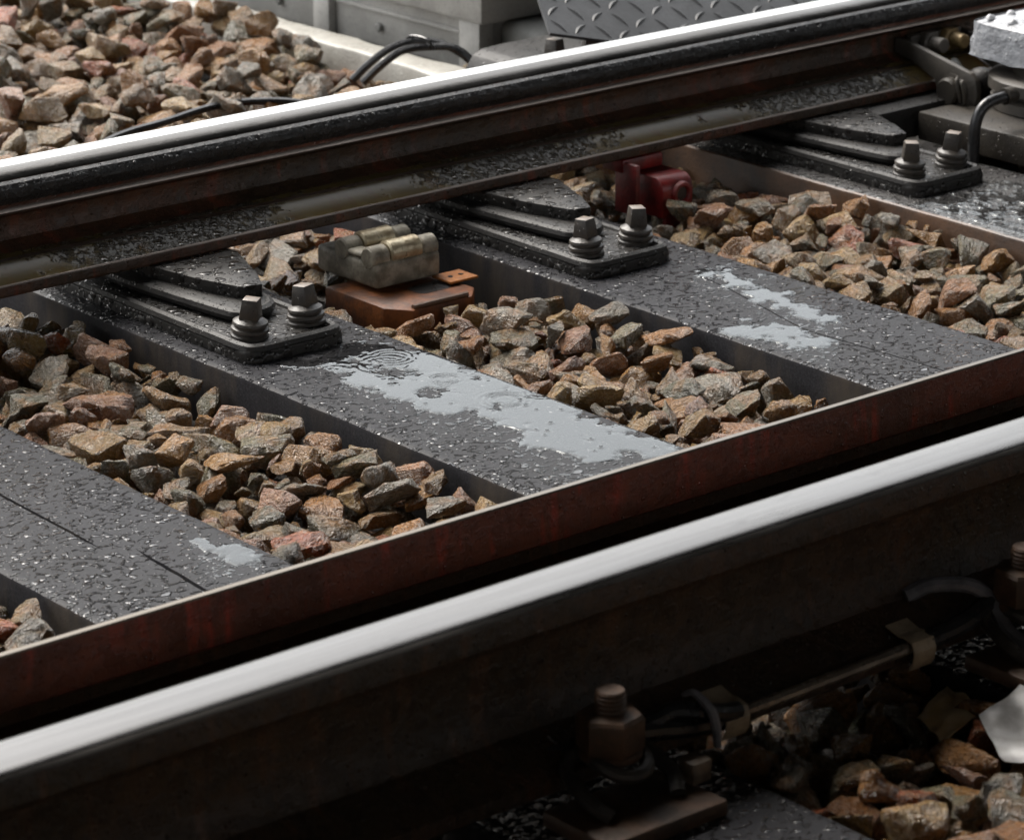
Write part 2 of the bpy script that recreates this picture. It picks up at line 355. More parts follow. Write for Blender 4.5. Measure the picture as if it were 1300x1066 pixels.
# ------------------------------------------------------------------ numpy value noise
def vnoise(X, Y, f, seed):
    x = X * f; y = Y * f; xi = np.floor(x).astype(int); yi = np.floor(y).astype(int); u = x - xi; v = y - yi
    u = u * u * (3 - 2 * u); v = v * v * (3 - 2 * v)
    def h(a, b):
        s = np.sin(a * 127.1 + b * 311.7 + seed * 74.7) * 43758.5453; return s - np.floor(s)
    return (h(xi, yi) * (1 - u) + h(xi + 1, yi) * u) * (1 - v) + (h(xi, yi + 1) * (1 - u) + h(xi + 1, yi + 1) * u) * v
def fbm(X, Y, f, seed, oc=4):
    o = 0; a = .5
    for k in range(oc): o = o + a * vnoise(X, Y, f * 2 ** k, seed + k); a *= .55
    return o

# ------------------------------------------------------------------ setting: ground, unseen platform, canopy added out of view to shade the near side
g = bmesh.new()
for v in [(-300, -300), (300, -300), (300, 300), (-300, 300)]: g.verts.new((*v, -.09))
g.faces.new(g.verts[:]); obj('ground', g, 'ground', kind='structure')
pb = box((-30, -9, -.15), (40, -3.25, .72), .02); obj('platform', pb, 'platform', kind='structure')
cb = box((-40, -12, 4.6), (50, .95, 4.9))
for x in (-12, -4, 8, 16, 24): add_box(cb, (x - .12, -6.2, .725), (x + .12, -5.9, 4.597))
obj('added_shade_roof', cb, 'shade_roof', kind='structure', smooth=False)

# ------------------------------------------------------------------ rails
def rail_thing(name, prof, mids, mats, xs, label, cat='rail', wob=None, loc=(0, 0, 0)):
    return obj(name, loft_x(prof, mids, xs, wob), mats, None, loc, ang=28, label=label, category=None, cat=cat) if False else \
        obj(name, loft_x(prof, mids, xs, wob), mats, None, loc, ang=28, label=label, cat=cat)
XS = lin(-1.5, 8.5, 201)
# rear stock rail (far side): head planed for the closed blade
H = .2045
prof = [(.0675, H - .002), (.0655, H), (.033, H), (.0145, H - .0012), (.006, H - .005), (.0015, H - .0105), (.004, H - .0145), (.034, H - .03),
        (.034, .075), (.034, .056), (.11, .056), (.112, .066), (.058, .085), (.05, .10), (.05, .165), (.0685, H - .035), (.0685, H - .006)]
mids = [0, 0, 1, 1, 1, 2, 2, 2, 2, 2, 2, 2, 2, 2, 2, 1, 0]
rail_thing('stock_rail', prof, mids, ['rail_top', 'rail_margin', 'web'], XS, 'far stock rail with bright white wet running top, behind the closed blade')
# rear switch blade, closed against it
prof = [(.031, .1735), (.005, .1925), (-.002, .1935), (-.0095, .191), (-.0145, .185), (-.0160, .178), (-.0140, .170), (-.009, .163), (-.004, .1575),
        (-.0015, .1555), (-.003, .1535), (-.004, .150), (-.0025, .147), (.004, .144), (.011, .139), (.013, .132), (.013, .118), (.008, .108), (-.004, .101), (-.018, .098), (-.031, .0955),
        (-.036, .0925), (-.079, .0745), (-.082, .072), (-.083, .068), (-.083, .060), (-.081, .0575), (.031, .0575)]
mids = [0, 0, 0, 0, 0, 0, 0, 1, 1, 2, 2, 2, 2, 3, 3, 3, 3, 3, 3, 4, 5, 4, 5, 3, 3, 3, 3, 3]
def wob1(x, i): return (.0012 * mnoise.noise(Vector((x * 22, i * .4, 1))) if 1 <= i <= 8 else 0)
rail_thing('switch_blade', prof, mids, ['blade_black', 'blade_rust', 'lip', 'web', 'foot', 'lip'], XS,
           'black and rust closed switch blade with oily brown foot lying against the far stock rail', 'switch blade', wob1)
# front switch blade, standing open
B = -1.3226
prof = [(B + .004, .153), (B + .0035, .1545), (B - .0035, .1545), (B - .0055, .153), (B - .0065, .149), (B - .008, .11), (B - .008, .1), (B - .004, .0965), (B + .012, .092), (B + .012, .075), (B - .03, .066),
        (B - .062, .06), (B - .062, .046), (B + .06, .046), (B + .06, .06), (B + .02, .072), (B + .012, .1), (B + .006, .14)]
mids = [0, 0, 0, 1, 1, 1, 1, 2, 2, 2, 2, 2, 2, 2, 2, 2, 2, 1]
rail_thing('switch_blade', prof, mids, ['blade_edge', 'red_face', 'front_web'], XS, 'rust-red open switch blade with thin bare steel top edge beside the near rail', 'switch blade')
# front stock rail (nearest)
F = -1.61
hp = [(.036, H - .010), (.0335, H - .004), (.029, H - .001), (.022, H), (-.016, H), (-.0235, H - .0008), (-.0295, H - .0028), (-.0335, H - .0065), (-.0355, H - .013),
      (-.036, H - .030), (-.033, H - .036), (-.012, H - .045), (-.0085, H - .055), (-.0085, .105), (-.012, .085), (-.022, .070), (-.07, .047), (-.0745, .043), (-.075, .037), (-.075, .029), (-.073, .027),
      (.073, .027), (.075, .037), (.022, .07), (.0085, .1), (.0085, H - .055), (.034, H - .036)]
prof = [(F + y, z) for y, z in hp]
mids = [0] * 6 + [1, 2, 2, 2] + [2] * 17
rail_thing('stock_rail', prof, mids, ['rail_top2', 'rail_side', 'front_web'], XS, 'nearest stock rail with polished grey head and dark web in the foreground')

# ------------------------------------------------------------------ sleepers
def sleeper(x0, x1, y0, y1, cracks, label, mats=('sleeper',), name='sleeper', group='tar-dark sleepers across the track', wav=.0):
    """loft along y; cracks = list of (points (x,y..) sorted by y, half width)"""
    cx = (x0 + x1) / 2; bm = bmesh.new(); rings = []
    ys = np.linspace(y0, y1, int((y1 - y0) / .02) + 1)
    def crack(y):
        best = None
        for pts, hw, ends in cracks:
            pts = sorted(pts, key=lambda p: p[1])
            if pts[0][1] <= y <= pts[-1][1]:
                x = float(np.interp(y, [p[1] for p in pts], [p[0] for p in pts])) + .0018 * mnoise.noise(Vector((0, y * 30, 3)))
                tt = min(y - pts[0][1] + (1 if ends[0] else 0), pts[-1][1] - y + (1 if ends[1] else 0)) / .06
                return x, hw * max(.0, min(1, tt))
        return None
    for y in ys:
        ck = crack(y) or (None, 0); xc = ck[0]; w = ck[1]
        if xc is None:
            xc = float(np.clip(np.interp(y, *zip(*sorted([(q[1], q[0]) for pts, _, _ in cracks for q in pts]))), x0 + .03, x1 - .03)) if cracks else cx
        w = max(w, .0004); dz = -.016 if w > .0006 else 0.0
        e = .0015 * mnoise.noise(Vector((x0, y * 9, 0))) + .0016 * mnoise.noise(Vector((x0, y * 38, 2))); e2 = .0015 * mnoise.noise(Vector((x1, y * 9, 5))) + .0016 * mnoise.noise(Vector((x1, y * 38, 7)))
        sag = .0
        ring = [(x0 + e, -.155), (x0 + e, -.006), (x0 + .0015 + e, -.0022), (x0 + .005 + e, -.0004), (x0 + .012, 0), (xc - w - .003, 0), (xc - w, 0), (xc, dz),
                (xc + w, 0), (xc + w + .003, 0), (x1 - .012, 0), (x1 - .005 + e2, -.0004), (x1 - .0015 + e2, -.0022), (x1 + e2, -.006), (x1 + e2, -.155)]
        rings.append([bm.verts.new((a - cx, y, b)) for a, b in ring])
    for a, b in zip(rings, rings[1:]):
        for i in range(len(a) - 1):
            f = bm.faces.new((a[i], a[i + 1], b[i + 1], b[i])); f.material_index = (1 if len(mats) > 1 and (i < 3 or i > 10) else 0)
    bm.faces.new(rings[0]); bm.faces.new(rings[-1][::-1])
    bmesh.ops.recalc_face_normals(bm, faces=bm.faces[:])
    return obj(name, bm, list(mats), None, (cx, 0, 0), ang=30, label=label, cat='sleeper', group=group)
YN, YF = -2.35, .42
sleeper(1.21, 1.475, YN, YF, [], 'plain dark grey sleeper left of the split sleeper, past the left edge')
sleeper(4.275, 4.54, YN, YF, [], 'plain dark grey sleeper right of the steel sleeper, past the right edge')
sleeper(1.81, 2.077, YN, YF, [([(1.941, -.50), (1.941, -.595), (1.935, -.832)], .0022, (0, 0)), ([(1.965, -.80 - .04), (1.953, -.997), (1.948, -1.25)], .0028, (1, 0))],
        'dark grey sleeper with two long splits at the left edge')
sleeper(2.415, 2.675, YN, YF, [], 'dark grey sleeper carrying the big rain puddle')
sleeper(3.015, 3.2815, YN, YF, [([(3.192, -.43), (3.175, -.54), (3.154, -.626), (3.12, -.754), (3.128, -.88), (3.134, -.991), (3.137, -1.25)], .0014, (1, 0))],
        'dark grey sleeper with a long thin crack and scattered wet patches')
sleeper(3.675, 3.962, -2.0, .42, [], 'steel sleeper with rusty brown side and silvery rain beads on top', ('steel_top', 'rust_steel'), 'steel_sleeper', None)

# ------------------------------------------------------------------ puddles: thin sheets of water whose edge dips into the sleeper
def puddle(name, x0, x1, y0, y1, blobs, label, thr=.0, rings=(), seed=1, step=.002, amp=.8, f=30, h=.0006, spots=0):
    xs = np.arange(x0, x1, step); ys = np.arange(y0, y1, step); X, Y = np.meshgrid(xs, ys, indexing='ij')
    Fd = np.full(X.shape, -1.0)
    for (ax, ay, bx, by, r) in blobs:
        dx, dy = bx - ax, by - ay; L2 = dx * dx + dy * dy + 1e-9
        tt = np.clip(((X - ax) * dx + (Y - ay) * dy) / L2, 0, 1); d = np.hypot(X - ax - tt * dx, Y - ay - tt * dy)
        Fd = np.maximum(Fd, 1 - d / r)
    nz = fbm(X + .012 * (vnoise(X, Y, 60, 91) - .5), Y + .012 * (vnoise(X, Y, 60, 55) - .5), f, seed, 5)
    nz = (nz - nz.mean()) / nz.std()
    n9 = fbm(X, Y, 110, seed + 40, 3); n9 = (n9 - n9.mean()) / n9.std()
    Fd = Fd * .9 + amp * .33 * nz + .07 * n9 - thr
    edge = np.minimum(np.minimum(X - x0, x1 - step - X), np.minimum(Y - y0, y1 - step - Y)); Fd = np.minimum(Fd, edge / .012 - .3)
    hgt = np.where(Fd > 0, h * (1 - np.exp(-Fd * 9)), Fd * .004)
    for (cx, cy, r0, lam, a) in rings:
        d = np.hypot(X - cx, Y - cy); hgt += a * np.cos(2 * pi * d / lam) * np.exp(-((d - r0) / (r0 * .55)) ** 2) * (Fd > 0) * np.clip(Fd * 8, 0, 1)
    rs = random.Random(seed)
    for _ in range(spots):
        cx, cy = rs.uniform(x0, x1), rs.uniform(y0, y1); r = rs.uniform(.002, .0035)
        d = np.hypot(X - cx, Y - cy); hgt += .0010 * np.exp(-(d / r) ** 2) * (Fd > .05)
    hgt = np.maximum(hgt, -.002)
    keep = (Fd[:-1, :-1] > -.06) | (Fd[1:, :-1] > -.06) | (Fd[:-1, 1:] > -.06) | (Fd[1:, 1:] > -.06)
    ny = len(ys); I, J = np.nonzero(keep); a = I * ny + J
    quads = np.stack([a, a + ny, a + ny + 1, a + 1], 1)
    used, inv = np.unique(quads, return_inverse=True); quads = inv.reshape(-1, 4)
    c = ((x0 + x1) / 2, (y0 + y1) / 2)
    co = np.stack([X.ravel()[used] - c[0], Y.ravel()[used] - c[1], hgt.ravel()[used]], 1)
    me = bpy.data.meshes.new(name); me.from_pydata(co.tolist(), [], quads.tolist()); me.materials.append(MAT['water']); me.shade_smooth()
    o = bpy.data.objects.new(name, me); o.location = (c[0], c[1], .0004)
    return link(o, None, label, 'puddle', 'rain puddles on the sleepers')
puddle('puddle', 2.43, 2.672, -1.04, -.395, [(2.59, -.42, 2.625, -.50, .045), (2.625, -.50, 2.632, -.62, .052), (2.632, -.62, 2.61, -.78, .055), (2.60, -.76, 2.63, -.95, .042), (2.56, -.86, 2.59, -.95, .03),
        (2.50, -.43, 2.56, -.45, .022), (2.55, -.47, 2.535, -.60, .034), (2.535, -.60, 2.54, -.70, .02)],
       'large pale puddle with drop rings spread along the sleeper', .06, [(2.615, -.487, .022, .009, .00024), (2.592, -.505, .03, .011, .00014), (2.612, -.605, .016, .007, .0003), (2.618, -.72, .024, .009, .0003)], 3, spots=50)
puddle('puddle', 3.02, 3.128, -.86, -.60, [(3.05, -.70, 3.10, -.77, .034), (3.055, -.76, 3.09, -.80, .026)], 'small pale puddle at the left side of the cracked sleeper', .14, (), 5, amp=1.1, f=46, spots=8)
puddle('puddle', 3.15, 3.27, -.78, -.42, [(3.215, -.47, 3.2, -.60, .026), (3.2, -.58, 3.17, -.72, .028)], 'broken wet patch along the right of the crack in the sleeper', .22, (), 8, amp=1.3, f=50, spots=0)
puddle('puddle', 2.0, 2.07, -.97, -.84, [(2.045, -.92, 2.038, -.945, .022), (2.035, -.87, 2.03, -.90, .010)], 'tiny pale puddle near the right edge of the split sleeper', .1, (), 9, spots=0, amp=.4)

puddle('puddle', 3.69, 3.945, -.66, -.40, [(3.75, -.45, 3.85, -.5, .12), (3.75, -.55, 3.9, -.6, .1)], 'silvery broken rain film in front of the steel sleeper chair', .42, (), 21, amp=1.5, f=62, h=.0009)
# ------------------------------------------------------------------ slide chairs with square-headed screws
def coach_screw(parent, x, y, z, rz, tilt=0.0, s=1.0):
    sc_ = obj('screw', lathe([(.0, .0), (.026, .0), (.026, .004), (.0235, .006), (.0235, .0075), (.026, .0095), (.0255, .0135), (.022, .0155), (.022, .0175), (.0245, .019), (.0235, .0225), (.017, .026), (.0125, .028), (.0, .028)], 24), 'screw', parent, (x, y, z))
    q = bmesh.new(); a, b = .0135, .0105
    lo = [q.verts.new((sx * a, sy * a, .026)) for sx, sy in ((-1, -1), (1, -1), (1, 1), (-1, 1))]; hi = [q.verts.new((sx * b, sy * b, .054)) for sx, sy in ((-1, -1), (1, -1), (1, 1), (-1, 1))]
    tf = q.faces.new(hi); q.faces.new(lo[::-1])
    for i in range(4): q.faces.new((lo[i], lo[(i + 1) % 4], hi[(i + 1) % 4], hi[i]))
    bevel(q, .0016, 2)
    q.normal_update()
    for f in q.faces: f.material_index = 1 if f.normal.z > .9 else 0
    hd = obj('square_head', q, ['screw', 'screw_top'], sc_)
    hd.rotation_euler = (0, 0, rz)
    sc_.rotation_euler = (tilt, tilt * .5, rz * .3); sc_.scale = (s, s, s)
    return sc_
def slide_chair(cx, label, r1=28, r2=-12, t1=2, t2=-2):
    T = thing('slide_chair', (cx, 0, 0), label, 'slide chair', 'slide chairs under the far rail')
    w = .082
    pl = prism(rrect(-w, -.395, w, .13, .02), .0005, .021, 0)
    bevel(pl, .009, 3, [e for e in pl.edges if all(v.co.z > .02 for v in e.verts)])
    obj('base_plate', pl, 'grease', T)
    # rim rolled up along the edge of the plate
    rim = tube([(-w + .008, .1, .0175), (-w + .008, -.1, .0175), (-w + .008, -.3, .0175), (-w + .0085, -.37, .0175), (-w + .022, -.3855, .0175), (-w + .05, -.387, .0175), (0, -.387, .0175), (w - .03, -.387, .0175), (w - .012, -.38, .0175), (w - .0085, -.36, .0175), (w - .008, -.3, .0175), (w - .008, 0, .0175)], .0082, 8)
    obj('plate_rim', rim, 'grease_side', T)
    # ledge under the slide block
    le = prism([(-.045, .08), (-.045, -.08), (-.028, -.25), (-.02, -.283), (-.006, -.292), (.03, -.285), (.05, -.26), (.078, -.14), (.078, .08)], .0195, .0385, .007, 3)
    obj('ledge', le, 'grease_side', T)
    rr = tube([(-.043, .0, .031), (-.043, -.08, .031), (-.026, -.25, .031), (-.017, -.282, .031), (-.003, -.29, .031), (.028, -.283, .031), (.048, -.258, .031), (.06, -.2, .031)], .0085, 8)
    obj('ledge_rim', rr, 'grease_side', T)
    sb = prism([(-.022, -.0), (-.024, -.079), (-.008, -.17), (.013, -.238), (.02, -.247), (.045, -.251), (.07, -.205), (.098, -.135), (.112, -.1), (.1, 0)], .0375, .0565, .0018, 2)
    obj('slide_block', sb, 'grease', T)
    coach_screw(T, -.043, -.362 + .02, .021, radians(r1), radians(t1))
    coach_screw(T, .052, -.362 + .02, .021, radians(r2), radians(t2))
    return T
slide_chair(2.531, 'greased black slide chair with two square screws beside the big puddle', 30, 12, 4, -4)
slide_chair(3.13, 'greased black slide chair with two square screws on the cracked sleeper', 8, 50, -3, 2)
slide_chair(3.802, 'greased black slide chair with two square screws on the steel sleeper', 40, 20, 2, 3)

# ------------------------------------------------------------------ roller device between two sleepers
T = thing('blade_roller', (2.872, -.15, -.066), 'two-roller blade bearing with grey housing on a rusty bracket between sleepers', 'roller bearing')
T.scale = (.86, .9, .92)
dx, dy, dz = -2.86, .15, .07
def L(x, y, z): return (x + dx, y + dy, z + dz)
hb = bmesh.new()
add_box(hb, L(2.803, -.190, -.018), L(2.942, -.03, .024), .008, 3)
add_box(hb, L(2.803, -.150, .025), L(2.835, -.112, .034), .006, 3)
add_box(hb, L(2.912, -.150, .025), L(2.942, -.112, .034), .006, 3)
obj('housing', hb, 'housing', T)
for yc in (-.168, -.098):
    zc = .029
    for xa, xb in ((2.802, 2.838), (2.908, 2.942)):
        M_ = Matrix.Translation(L(xa, yc, zc)) @ Matrix.Rotation(pi / 2, 4, 'Y'); l = xb - xa
        sk = lathe([(0, 0), (.0155, 0), (.0185, .003), (.0185, l - .003), (.0155, l), (0, l)], 20, M_)
        add_box(sk, L(xa + .002, yc - .0175, .02), L(xb - .002, yc + .0175, zc), .002)
        obj('bearing_lug', sk, 'housing', T)
    M_ = Matrix.Translation(L(2.84, yc, zc + .002)) @ Matrix.Rotation(pi / 2, 4, 'Y')
    ro = obj('roller', lathe([(0, 0), (.017, 0), (.0205, .0025), (.0205, .030), (.0198, .034), (.0205, .038), (.0205, .0635), (.017, .066), (0, .066)], 24, M_), 'bronze', T)
hv = tube([L(2.842, -.14, .026), L(2.87, -.133, .034), L(2.906, -.127, .028)], [.004, .006, .004], 8); obj('strut', hv, 'housing', T)
rb = prism([(2.765 + dx, -.10 + dy), (2.765 + dx, -.255 + dy), (2.795 + dx, -.295 + dy), (2.92 + dx, -.295 + dy), (2.955 + dx, -.26 + dy), (2.955 + dx, -.10 + dy)], -.084 + dz, -.024 + dz, .004, 2)
br = obj('bracket', rb, 'rust', T)
hole_shade = prism(rrect(2.86 + dx, -.238 + dy, 2.93 + dx, -.193 + dy, .012), -.026 + dz, -.0235 + dz, .0); obj('opening_shade', hole_shade, 'rubber', br)  # black patch stands in for the shaded inside of the bracket
rim = bmesh.new(); tube([L(2.80, -.287, -.022), L(2.855, -.289, -.021), L(2.915, -.288, -.0215)], .0045, 8, rim); obj('bracket_edge', rim, 'old_rust', br)
sp = box(L(2.925, -.235, -.0205), L(2.985, -.185, -.0165), .001, 1); 
st_ = obj('strap', sp, 'rust_light', T)
for q in (0, 1): obj('hole_shade', lathe([(0, 0), (.0045, 0), (.0045, .0006), (0, .0006)], 12, Matrix.Translation(L(2.945 + q * .022, -.21, -.0163))), 'rubber', st_)  # thin black discs paint the dark inside of the strap holes

# ------------------------------------------------------------------ red lug hanging below the blade
T = thing('locking_lug', (3.46, -.09, -.1), 'dirty red painted lug with round eye hanging under the far blade', 'rail fitting')
dx, dy, dz = -3.46, .09, .1
lg = prism([(-.135 + dy, -.035 + dz), (-.05 + dy, -.035 + dz), (-.05 + dy, .03 + dz), (-.12 + dy, .03 + dz), (-.132 + dy, .022 + dz), (-.137 + dy, .01 + dz)], 3.425 + dx, 3.49 + dx, .005, 2, 'x')
lgo = obj('lug', lg, 'red', T)
M_ = Matrix.Translation(L(3.462, -.1375, .002)) @ Matrix.Rotation(pi / 2, 4, 'X')
obj('eye', lathe([(0, .0012), (.0105, .0012), (.0115, .004), (.014, .006), (.018, .0055), (.0205, .0), ], 24, M_ ), 'red', lgo)
obj('eye_hole_shade', lathe([(0, .0018), (.0103, .0018), (.0103, .0012)], 20, M_ @ Matrix.Diagonal((.95, 1.3, 1, 1))), 'rubber', lgo)  # black disc paints the shade inside the eye
obj('leg', tube([L(3.468, -.115, -.02), L(3.470, -.112, -.06), L(3.472, -.108, -.13)], [.02, .017, .016], 10), 'red', T)
obj('strap', box(L(3.392, -.11, -.03), L(3.402, -.06, .052), .003), 'red', T)
obj('clamp', box(L(3.39, -.082, .033), L(3.475, -.03, .056), .005), 'red', T)

# ------------------------------------------------------------------ drive bracket bolted to the blade (upper right)
T = thing('drive_bracket', (4.09, -.08, .07), 'dark forked iron bracket with pin bolted to the far blade at upper right', 'bracket')
dx, dy, dz = -4.09, .08, -.07
def arm(x, w_=.012):
    p = [(.008, .132), (-.02, .131), (-.165, .101), (-.178, .09), (-.183, .07), (-.179, .050), (-.167, .035), (-.147, .025), (-.12, .023), (-.092, .03), (-.09, .066), (-.085, .078), (-.035, .098), (.008, .108)]
    return prism([(a + dy, b + dz) for a, b in p], x + dx, x + w_ + dx, .002, 2, 'x')
obj('arm', arm(4.085), 'pale_iron', T); obj('arm', arm(4.225), 'dark_iron', T)
obj('back_plate', box(L(4.099, -.018, .092), L(4.223, -.004, .137), .003), 'dark_iron', T)
for x_, m_ in ((4.135, 'pale_iron'), (4.185, 'brass')):
    M_ = Matrix.Translation(L(x_, -.015, .122)) @ Matrix.Rotation(pi / 2, 4, 'X')
    b_ = obj('bolt', lathe([(0, 0), (.021, 0), (.021, .018), (.018, .02), (0, .02)], 6, M_), m_, T)
    obj('bolt_end', lathe([(0, .02), (.013, .02), (.013, .044), (.011, .046), (0, .046)], 16, M_), m_, b_)
M_ = Matrix.Translation(L(4.087, -.13, .066)) @ Matrix.Rotation(-pi / 2, 4, 'Y')
pn = obj('pin', lathe([(0, -.15), (.013, -.15), (.013, 0), (.029, 0), (.029, .005), (.0235, .007), (.0235, .018), (.02, .022), (0, .022)], 24, M_), 'dark_iron', T)
obj('washer_ring', lathe([(.021, 0), (.0265, 0), (.0265, .004), (.024, .006), (.021, .006)], 24, M_ @ Matrix.Translation((0, -.006, .0))), 'pale_iron', pn)
for k in (0, 1):
    obj('split_pin', tube([L(4.07, -.152 - k * .012, .094 - k * .004), L(4.064, -.156 - k * .012, .088), L(4.068, -.158 - k * .012, .07), L(4.075, -.156 - k * .01, .052)], .0032, 8), 'pale_iron', pn)
kn = lathe([(0, 0), (.02, 0), (.026, .004), (.029, .012), (.029, .022), (.025, .03), (.021, .034), (.021, .04), (.024, .044), (.022, .052), (0, .054)], 20, Matrix.Translation(L(4.17, -.13, .066)) @ Matrix.Rotation(-pi / 2, 4, 'Y'))
obj('rod_eye', kn, 'grease_side', T)
obj('drive_rod', tube([L(4.155, -.13, .07), L(4.16, -.2, .072), L(4.17, -.36, .072)], .013, 12), 'grease_side', T)

# ------------------------------------------------------------------ iron block, bent pipe and covered actuator at the right edge
T = thing('rod_housing', (4.08, -.4, 0), 'long dark iron block lying on the steel sleeper at the right edge', 'iron block')
b_ = box((-.09, -.42, .0), (.1, .26, .048), .004); obj('body', b_, 'dark_iron', T)
obj('gap_filler', box((-.17, .27, .0005), (.3, .5, .054), .004), 'grease_side', T)  # added filler; blocks bright sky reflection in the gap under the rail
T = thing('bent_pipe', (3.953, -.3, 0), 'thin black pipe bent over the dark block at the right edge', 'pipe')
obj('pipe', tube([(0, 0, -.0), (0.0, 0, .03), (.002, 0, .062), (.012, -.002, .085), (.032, -.004, .096), (.075, -.006, .1)], .0095, 12), 'rubber', T)
obj('collar', lathe([(0, 0), (.014, 0), (.014, .02), (.012, .024), (0, .024)], 14, Matrix.Translation((.062, -.005, .0992)) @ Matrix.Rotation(pi / 2, 4, 'Y')), 'dark_iron', T)
T = thing('actuator', (4.2, -.27, .05), 'iron actuator under a pale grey dimpled cover at the right edge', 'actuator')
obj('flange', lathe([(0, 0), (.12, 0), (.12, .016), (.1, .02), (.1, .03), (.125, .032), (.125, .05), (.118, .054), (0, .054)], 28), 'pale_iron', T)
obj('column', lathe([(0, .05), (.085, .05), (.085, .09), (0, .09)], 24), 'dark_iron', T)
cv = bmesh.new(); bmesh.ops.create_cube(cv, size=1)
bmesh.ops.subdivide_edges(cv, edges=cv.edges[:], cuts=9, use_grid_fill=True)
for v in cv.verts:
    x, y, z = v.co; f_ = 1 + (.5 - z) * .06
    k = (abs(2 * x) ** 6 + abs(2 * y) ** 6) ** (1 / 6); m_ = max(abs(2 * x), abs(2 * y)); s_ = (m_ / k if k > 0 else 1)
    n_ = mnoise.noise(Vector((x * 6, y * 6, z * 4))) * .006
    top_ = .0 if z < .49 else -.010 * max(0, (m_ - .75) / .25) ** 2
    v.co = (x * .2 * s_ * f_ * (1 + n_ * 4), y * .27 * s_ * f_ * (1 + n_ * 4), .078 + (z + .5) * .062 + top_ + (n_ if z < -.4 else n_ * .2))
cvo = obj('cover', cv, 'cover', T, ang=60)
for i in range(4):
    for j in range(5):
        obj('stud', lathe([(.0, .007), (.004, .006), (.008, .002), (.0095, 0)], 12, Matrix.Translation((-.075 + i * .05, -.1 + j * .05, .1395))), 'cover', cvo)

# ------------------------------------------------------------------ behind the far rail
T = thing('concrete_beam', (3.72, 1.4, 0), 'pale wet concrete beam along the ballast behind the far rail', 'concrete beam')
def rough_beam(x0, x1, y0, y1, z0, z1, amp):
    bm = box((x0, y0, z0), (x1, y1, z1), .006, 2)
    es = [e for e in bm.edges if abs(e.verts[0].co.y - e.verts[1].co.y) > .5]
    bmesh.ops.subdivide_edges(bm, edges=es, cuts=80, use_grid_fill=True)
    for v in bm.verts: v.co += Vector((mnoise.noise(v.co * 14), 0, mnoise.noise(v.co * 14 + Vector((9, 3, 1))))) * amp
    return bm
obj('beam', rough_beam(-.045, .03, -.78, 1.6, -.15, .0, .004), 'concrete', T)
T = thing('point_machine', (3.834, .81, -.05), 'grey galvanised point machine case behind the far rail', 'point machine')
obj('case', box((.005, .012, .012), (.42, 1.3, .34), .006), 'galv', T)
obj('lid', box((-.012, -.02, .108), (.45, 1.33, .36), .008), 'galv', T)
obj('corner_flange', box((-.004, -.004, -.002), (.03, .055, .109), .002), 'galv', T)
obj('edge_strip', box((-.006, .056, .0), (.004, .46, .014), .002), 'galv_dark', T)
obj('bracket_strip', box((-.014, .44, -.03), (.003, .49, .107), .002), 'galv', T)
obj('foot', box((-.03, .34, -.045), (.06, .52, -.012), .006), 'galv_dark', T)
obj('side_case', box((.05, -.13, .0), (.40, .01, .107), .02, 3), 'galv_dark', T)
obj('bolt', lathe([(0, 0), (.011, 0), (.011, .008), (.009, .01), (0, .01)], 6, Matrix.Translation((-.004, .027, .018)) @ Matrix.Rotation(-pi / 2, 4, 'Y')), 'clip', T)
obj('rib', box((-.0005, .06, .078), (.006, 1.25, .086), .001), 'galv', T)
for yb in (.12, .3, .62, .9): obj('bolt', lathe([(0, 0), (.009, 0), (.009, .007), (.007, .009), (0, .009)], 6, Matrix.Translation((.004, yb, .05)) @ Matrix.Rotation(-pi / 2, 4, 'Y')), 'galv_dark', T)
T = thing('steel_tray', (3.83, 1.2, -.1), 'dark steel tray in shadow under the grey point machine case', 'steel tray')
obj('tray', box((-.05, -1.0, -.05), (1.3, 1.6, .0), .004), 'dark_iron', T)
obj('rail_strip', box((-.03, -.6, .001), (.02, .9, .02), .003), 'galv_dark', T)
T = thing('cover_plate', (3.62, .42, .0), 'black bent cover plate with two square screws behind the far rail', 'cover plate')
bp = tube([(0, 0, 0), (0, 0, .01)], .001, 4); bp.free()
arc = [(-.03, 0), (-.035, .03), (-.03, .06), (-.015, .08), (.005, .088), (.05, .09), (.32, .092)]
pth = arc + [(x_ + .0, z_ - .012) if i < 2 else (x_ + (.012 if i < 4 else 0), z_ - .012) for i, (x_, z_) in list(enumerate(arc))[::-1]]
pth[-1] = (-.018, 0); pth[-2] = (-.023, .03)
obj('plate', prism(pth, -.16, .13, .001, 1, 'y'), 'grease_side', T)
obj('screw_bed', box((-.11, -.24, .02), (.32, -.10, .108), .006), 'grease_side', T)
coach_screw(T, -.06, -.14, .108, radians(10)); coach_screw(T, .02, -.14, .108, radians(-20))
